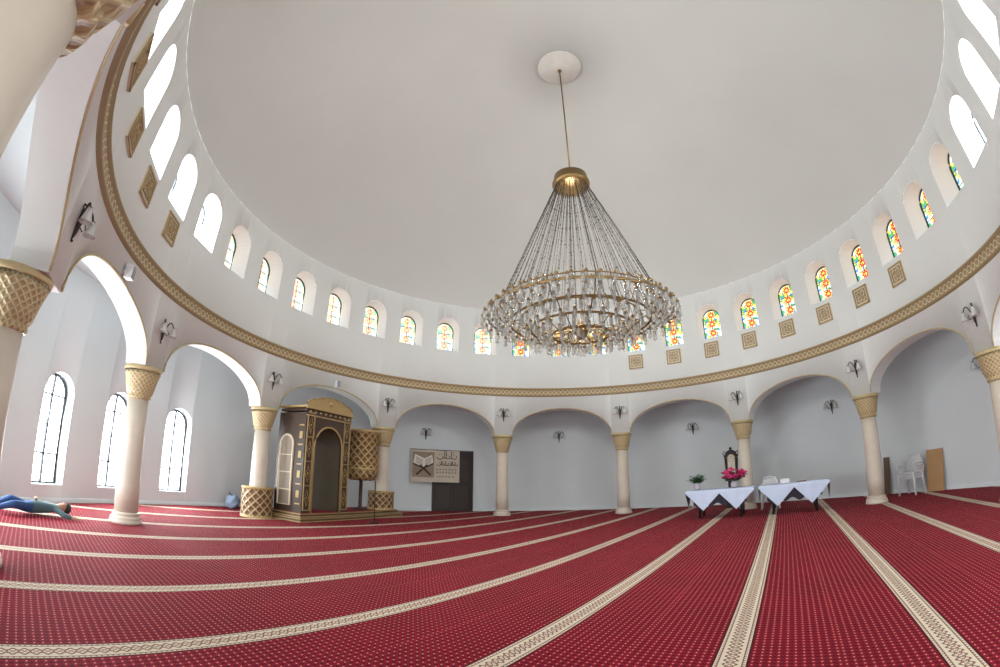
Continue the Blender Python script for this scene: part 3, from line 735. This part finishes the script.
def board(a,w,h,mat,label):
    mb=MB(); R=Matrix.Rotation(-.10,3,'X'); mb.box((0,-.13,h/2+.002),(w,.03,h),0,R); mb.box((0,-.145,h/2),(w*.9,.01,h*.93),0,R)
    obj('wooden_board',mb.mesh('wooden_board',[mat]),pos(RW,a),-rad(a),label=label,cat='board')
board(83.9,.48,1.02,m_tan,'tan wooden board leaning on the white wall'); board(74.6,.17,.99,m_brown,'narrow brown board leaning on the white wall')
# ------------------------------------------------------------ person
def skinmesh(V,E,R,name,mats,matf):
    me=bpy.data.meshes.new(name); me.from_pydata(V,E,[]); o=bpy.data.objects.new('tmp',me); COL.objects.link(o)
    md=o.modifiers.new('s','SKIN'); md.use_smooth_shade=True; o.modifiers.new('ss','SUBSURF').levels=2; 
    sv=me.skin_vertices[0].data
    for i,r in enumerate(R): sv[i].radius=(r,r) if not isinstance(r,tuple) else r; sv[i].use_root=(i==0)
    dg=bpy.context.evaluated_depsgraph_get(); dg.update(); m2=bpy.data.meshes.new_from_object(o.evaluated_get(dg)); bpy.data.objects.remove(o)
    m2.materials.clear()
    for m in mats: m2.materials.append(m)
    for p in m2.polygons: p.material_index=matf(p.center); p.use_smooth=True
    return m2
V=[];E=[];R=[]
def J(p,r,par=None):
    V.append(p);R.append(r)
    if par is not None: E.append((par,len(V)-1))
    return len(V)-1
pel=J((0,0,.14),(.14,.12)); sp=J((.18,0,.14),(.135,.11),pel); chn=J((.40,0,.15),(.16,.12),sp); nk=J((.53,0,.15),.055,chn); hd=J((.62,0,.16),.075,nk); hd2=J((.71,0,.16),.085,hd); J((.78,0,.15),.06,hd2)
J((.67,0,.255),.014,hd2)
for s in(-1,1):
    # knees bent to the side, legs resting on the carpet
    hp=J((-.05,s*.09,.13),.09,pel); kn=J((-.36,s*.13-.12,.19 if s<0 else .24),.066,hp); an=J((-.60,s*.13+.10,.075),.045,kn); ft=J((-.70,s*.13+.12,.05),.038,an); J((-.78,s*.13+.10,.045),.03,ft)
    sh=J((.45,s*.17,.15),.06,chn)
    if s<0:
        el=J((.56,s*.36,.07),.044,sh); wr=J((.74,s*.46,.045),.028,el); pm=J((.81,s*.48,.04),(.034,.018),wr)
        d=Vector((.95,-.2,0))
    else:
        el=J((.24,s*.30,.10),.042,sh); wr=J((.16,s*.10,.27),.028,el); pm=J((.13,s*.04,.28),(.034,.018),wr); d=Vector((-.4,-.9,0)).normalized()
    pp=Vector(V[pm]); w=Vector((-d.y,d.x,0))
    for q,(off,l) in enumerate(((-.027,.07),(-.009,.08),(.009,.075),(.027,.06))):
        a=pp+w*off+d*.04; b=a+d*l*.5+Vector((0,0,.006)); c=a+d*l+Vector((0,0,-.008))
        k=J(tuple(a),.009,pm); k=J(tuple(b),.008,k); J(tuple(c),.007,k)
    a=pp+w*.04; k=J(tuple(a),.01,pm); J(tuple(a+w*.025+d*.03),.008,k)
def mf(c):
    if c.x<.03 and c.x>-.62 : return 1 if not (c.z>.24 and c.x>-.02) else 2
    if c.x<=-.62: return 3
    if c.x>.53 and abs(c.y)<.13: return 0
    if c.y<-.40 and c.x>.66: return 0
    if c.z>.25 and abs(c.y)<.16 and c.x<.2: return 0
    return 2
pm_=skinmesh(V,E,R,'person',[m_skin,m_jeans,m_shirt,m_black],mf)
person=obj('person',pm_,(-8.02,-2.66,-.005),math.atan2(.96,.28),label='person in blue jeans and dark teal shirt lying on carpet',cat='person')
person.scale=(.84,.84,.9)
mb=MB(); mb.ball((.75,0,.145),.098,14,0,(.8,1.0,1.0)); obj('hair',mb.mesh('hair',[m_hair]),parent=person,label='short dark hair')
for s in(-1,1):
    mb=MB(); mb.ball((.70,s*.032,.238),.010,8,0); obj('eye',mb.mesh('eye',[m_ink]),parent=person)
mb=MB(); mb.box((.635,0,.232),(.008,.045,.012),0); obj('mouth',mb.mesh('mouth',[plain('lips',srgb(150,84,76),.5)]),parent=person)
# bag
root=bpy.data.objects.new('backpack',None); COL.objects.link(root); root.location=(-8.12,3.36,0); root.rotation_euler=(0,0,-.6); root["label"]='soft pale blue grey bag slumped on carpet'; root["category"]='bag'
mb=MB(); n=22; vs=[]; h_=11
for j in range(h_+1):
    p=PI*j/h_
    for i in range(n):
        t=2*PI*i/n; k=1+.10*S(3*t+j)+.07*S(5*t-2*j); x=.25*S(p)**.7*C(t)*k if S(p)>1e-6 else 0; y=.17*S(p)**.7*S(t)*k if S(p)>1e-6 else 0; z=.18+.18*C(p)+.03*S(2*t+1)*S(p)
        vs.append((x,y,max(0.002,z)))
mb.add(vs,[(j*n+i,j*n+(i+1)%n,(j+1)*n+(i+1)%n,(j+1)*n+i) for j in range(h_) for i in range(n)],0,True)
obj('body',mb.mesh('bag_body',[m_bag]),parent=root)
mb=MB(); mb.tube([(-.08,-.05,.33),(-.05,-.10,.40),(.03,-.10,.41),(.08,-.05,.33)],.010,6); obj('handle',mb.mesh('handle',[m_iron]),parent=root)
# ------------------------------------------------------------ light + camera
w=bpy.data.worlds.new('World'); bpy.context.scene.world=w; w.use_nodes=True
w.node_tree.nodes['Background'].inputs[0].default_value=(.94,.98,1,1); w.node_tree.nodes['Background'].inputs[1].default_value=3.2
def area(loc,tgt,sx,sy,p,col):
    l=bpy.data.lights.new('window_daylight','AREA'); l.shape='RECTANGLE'; l.size=sx; l.size_y=sy; l.energy=p; l.color=col
    o=bpy.data.objects.new('window_daylight',l); COL.objects.link(o); o.location=loc; o.rotation_euler=(Vector(tgt)-Vector(loc)).to_track_quat('-Z','Y').to_euler()
for c in OW: area(pos(9.44,c,1.3),pos(0,c,2.8),.7,1.7,100 if c>-115 else 60,(.88,.96,1))  # daylight lamps at the panes; the weaker ones sit at the added unseen windows
bp_=bpy.data.lights.new('chandelier_glow','POINT'); bp_.energy=250; bp_.color=(1,.98,.95); bp_.shadow_soft_size=.25
o=bpy.data.objects.new('chandelier_glow',bp_); COL.objects.link(o); o.location=(0,0,5.0)
pitch,roll,k1,k3=.3168,.0056,2.2096,-.4698
cd=bpy.data.cameras.new('camera'); co=bpy.data.objects.new('camera',cd); COL.objects.link(co)
X=Vector((C(roll),-S(pitch)*S(roll),C(pitch)*S(roll))); U=Vector((-S(roll),-S(pitch)*C(roll),C(pitch)*C(roll))); B=-Vector((0,C(pitch),S(pitch)))
mt=Matrix((X,U,B)).transposed().to_4x4(); mt.translation=Vector((-1.3937,-7.2889,1.2)); co.matrix_world=mt
cd.type='PANO'; cd.sensor_fit='HORIZONTAL'; cd.sensor_width=36; cd.sensor_height=36*.667; cd.clip_start=.05; cd.clip_end=100
cy=cd if hasattr(cd,'panorama_type') else cd.cycles
cy.panorama_type='FISHEYE_LENS_POLYNOMIAL'
cy.fisheye_polynomial_k0=0; cy.fisheye_polynomial_k1=-k1/36; cy.fisheye_polynomial_k2=0; cy.fisheye_polynomial_k3=-k3/36**3; cy.fisheye_polynomial_k4=0; cy.fisheye_fov=3.1
bpy.context.scene.camera=co
bpy.context.scene.view_settings.view_transform='Standard'
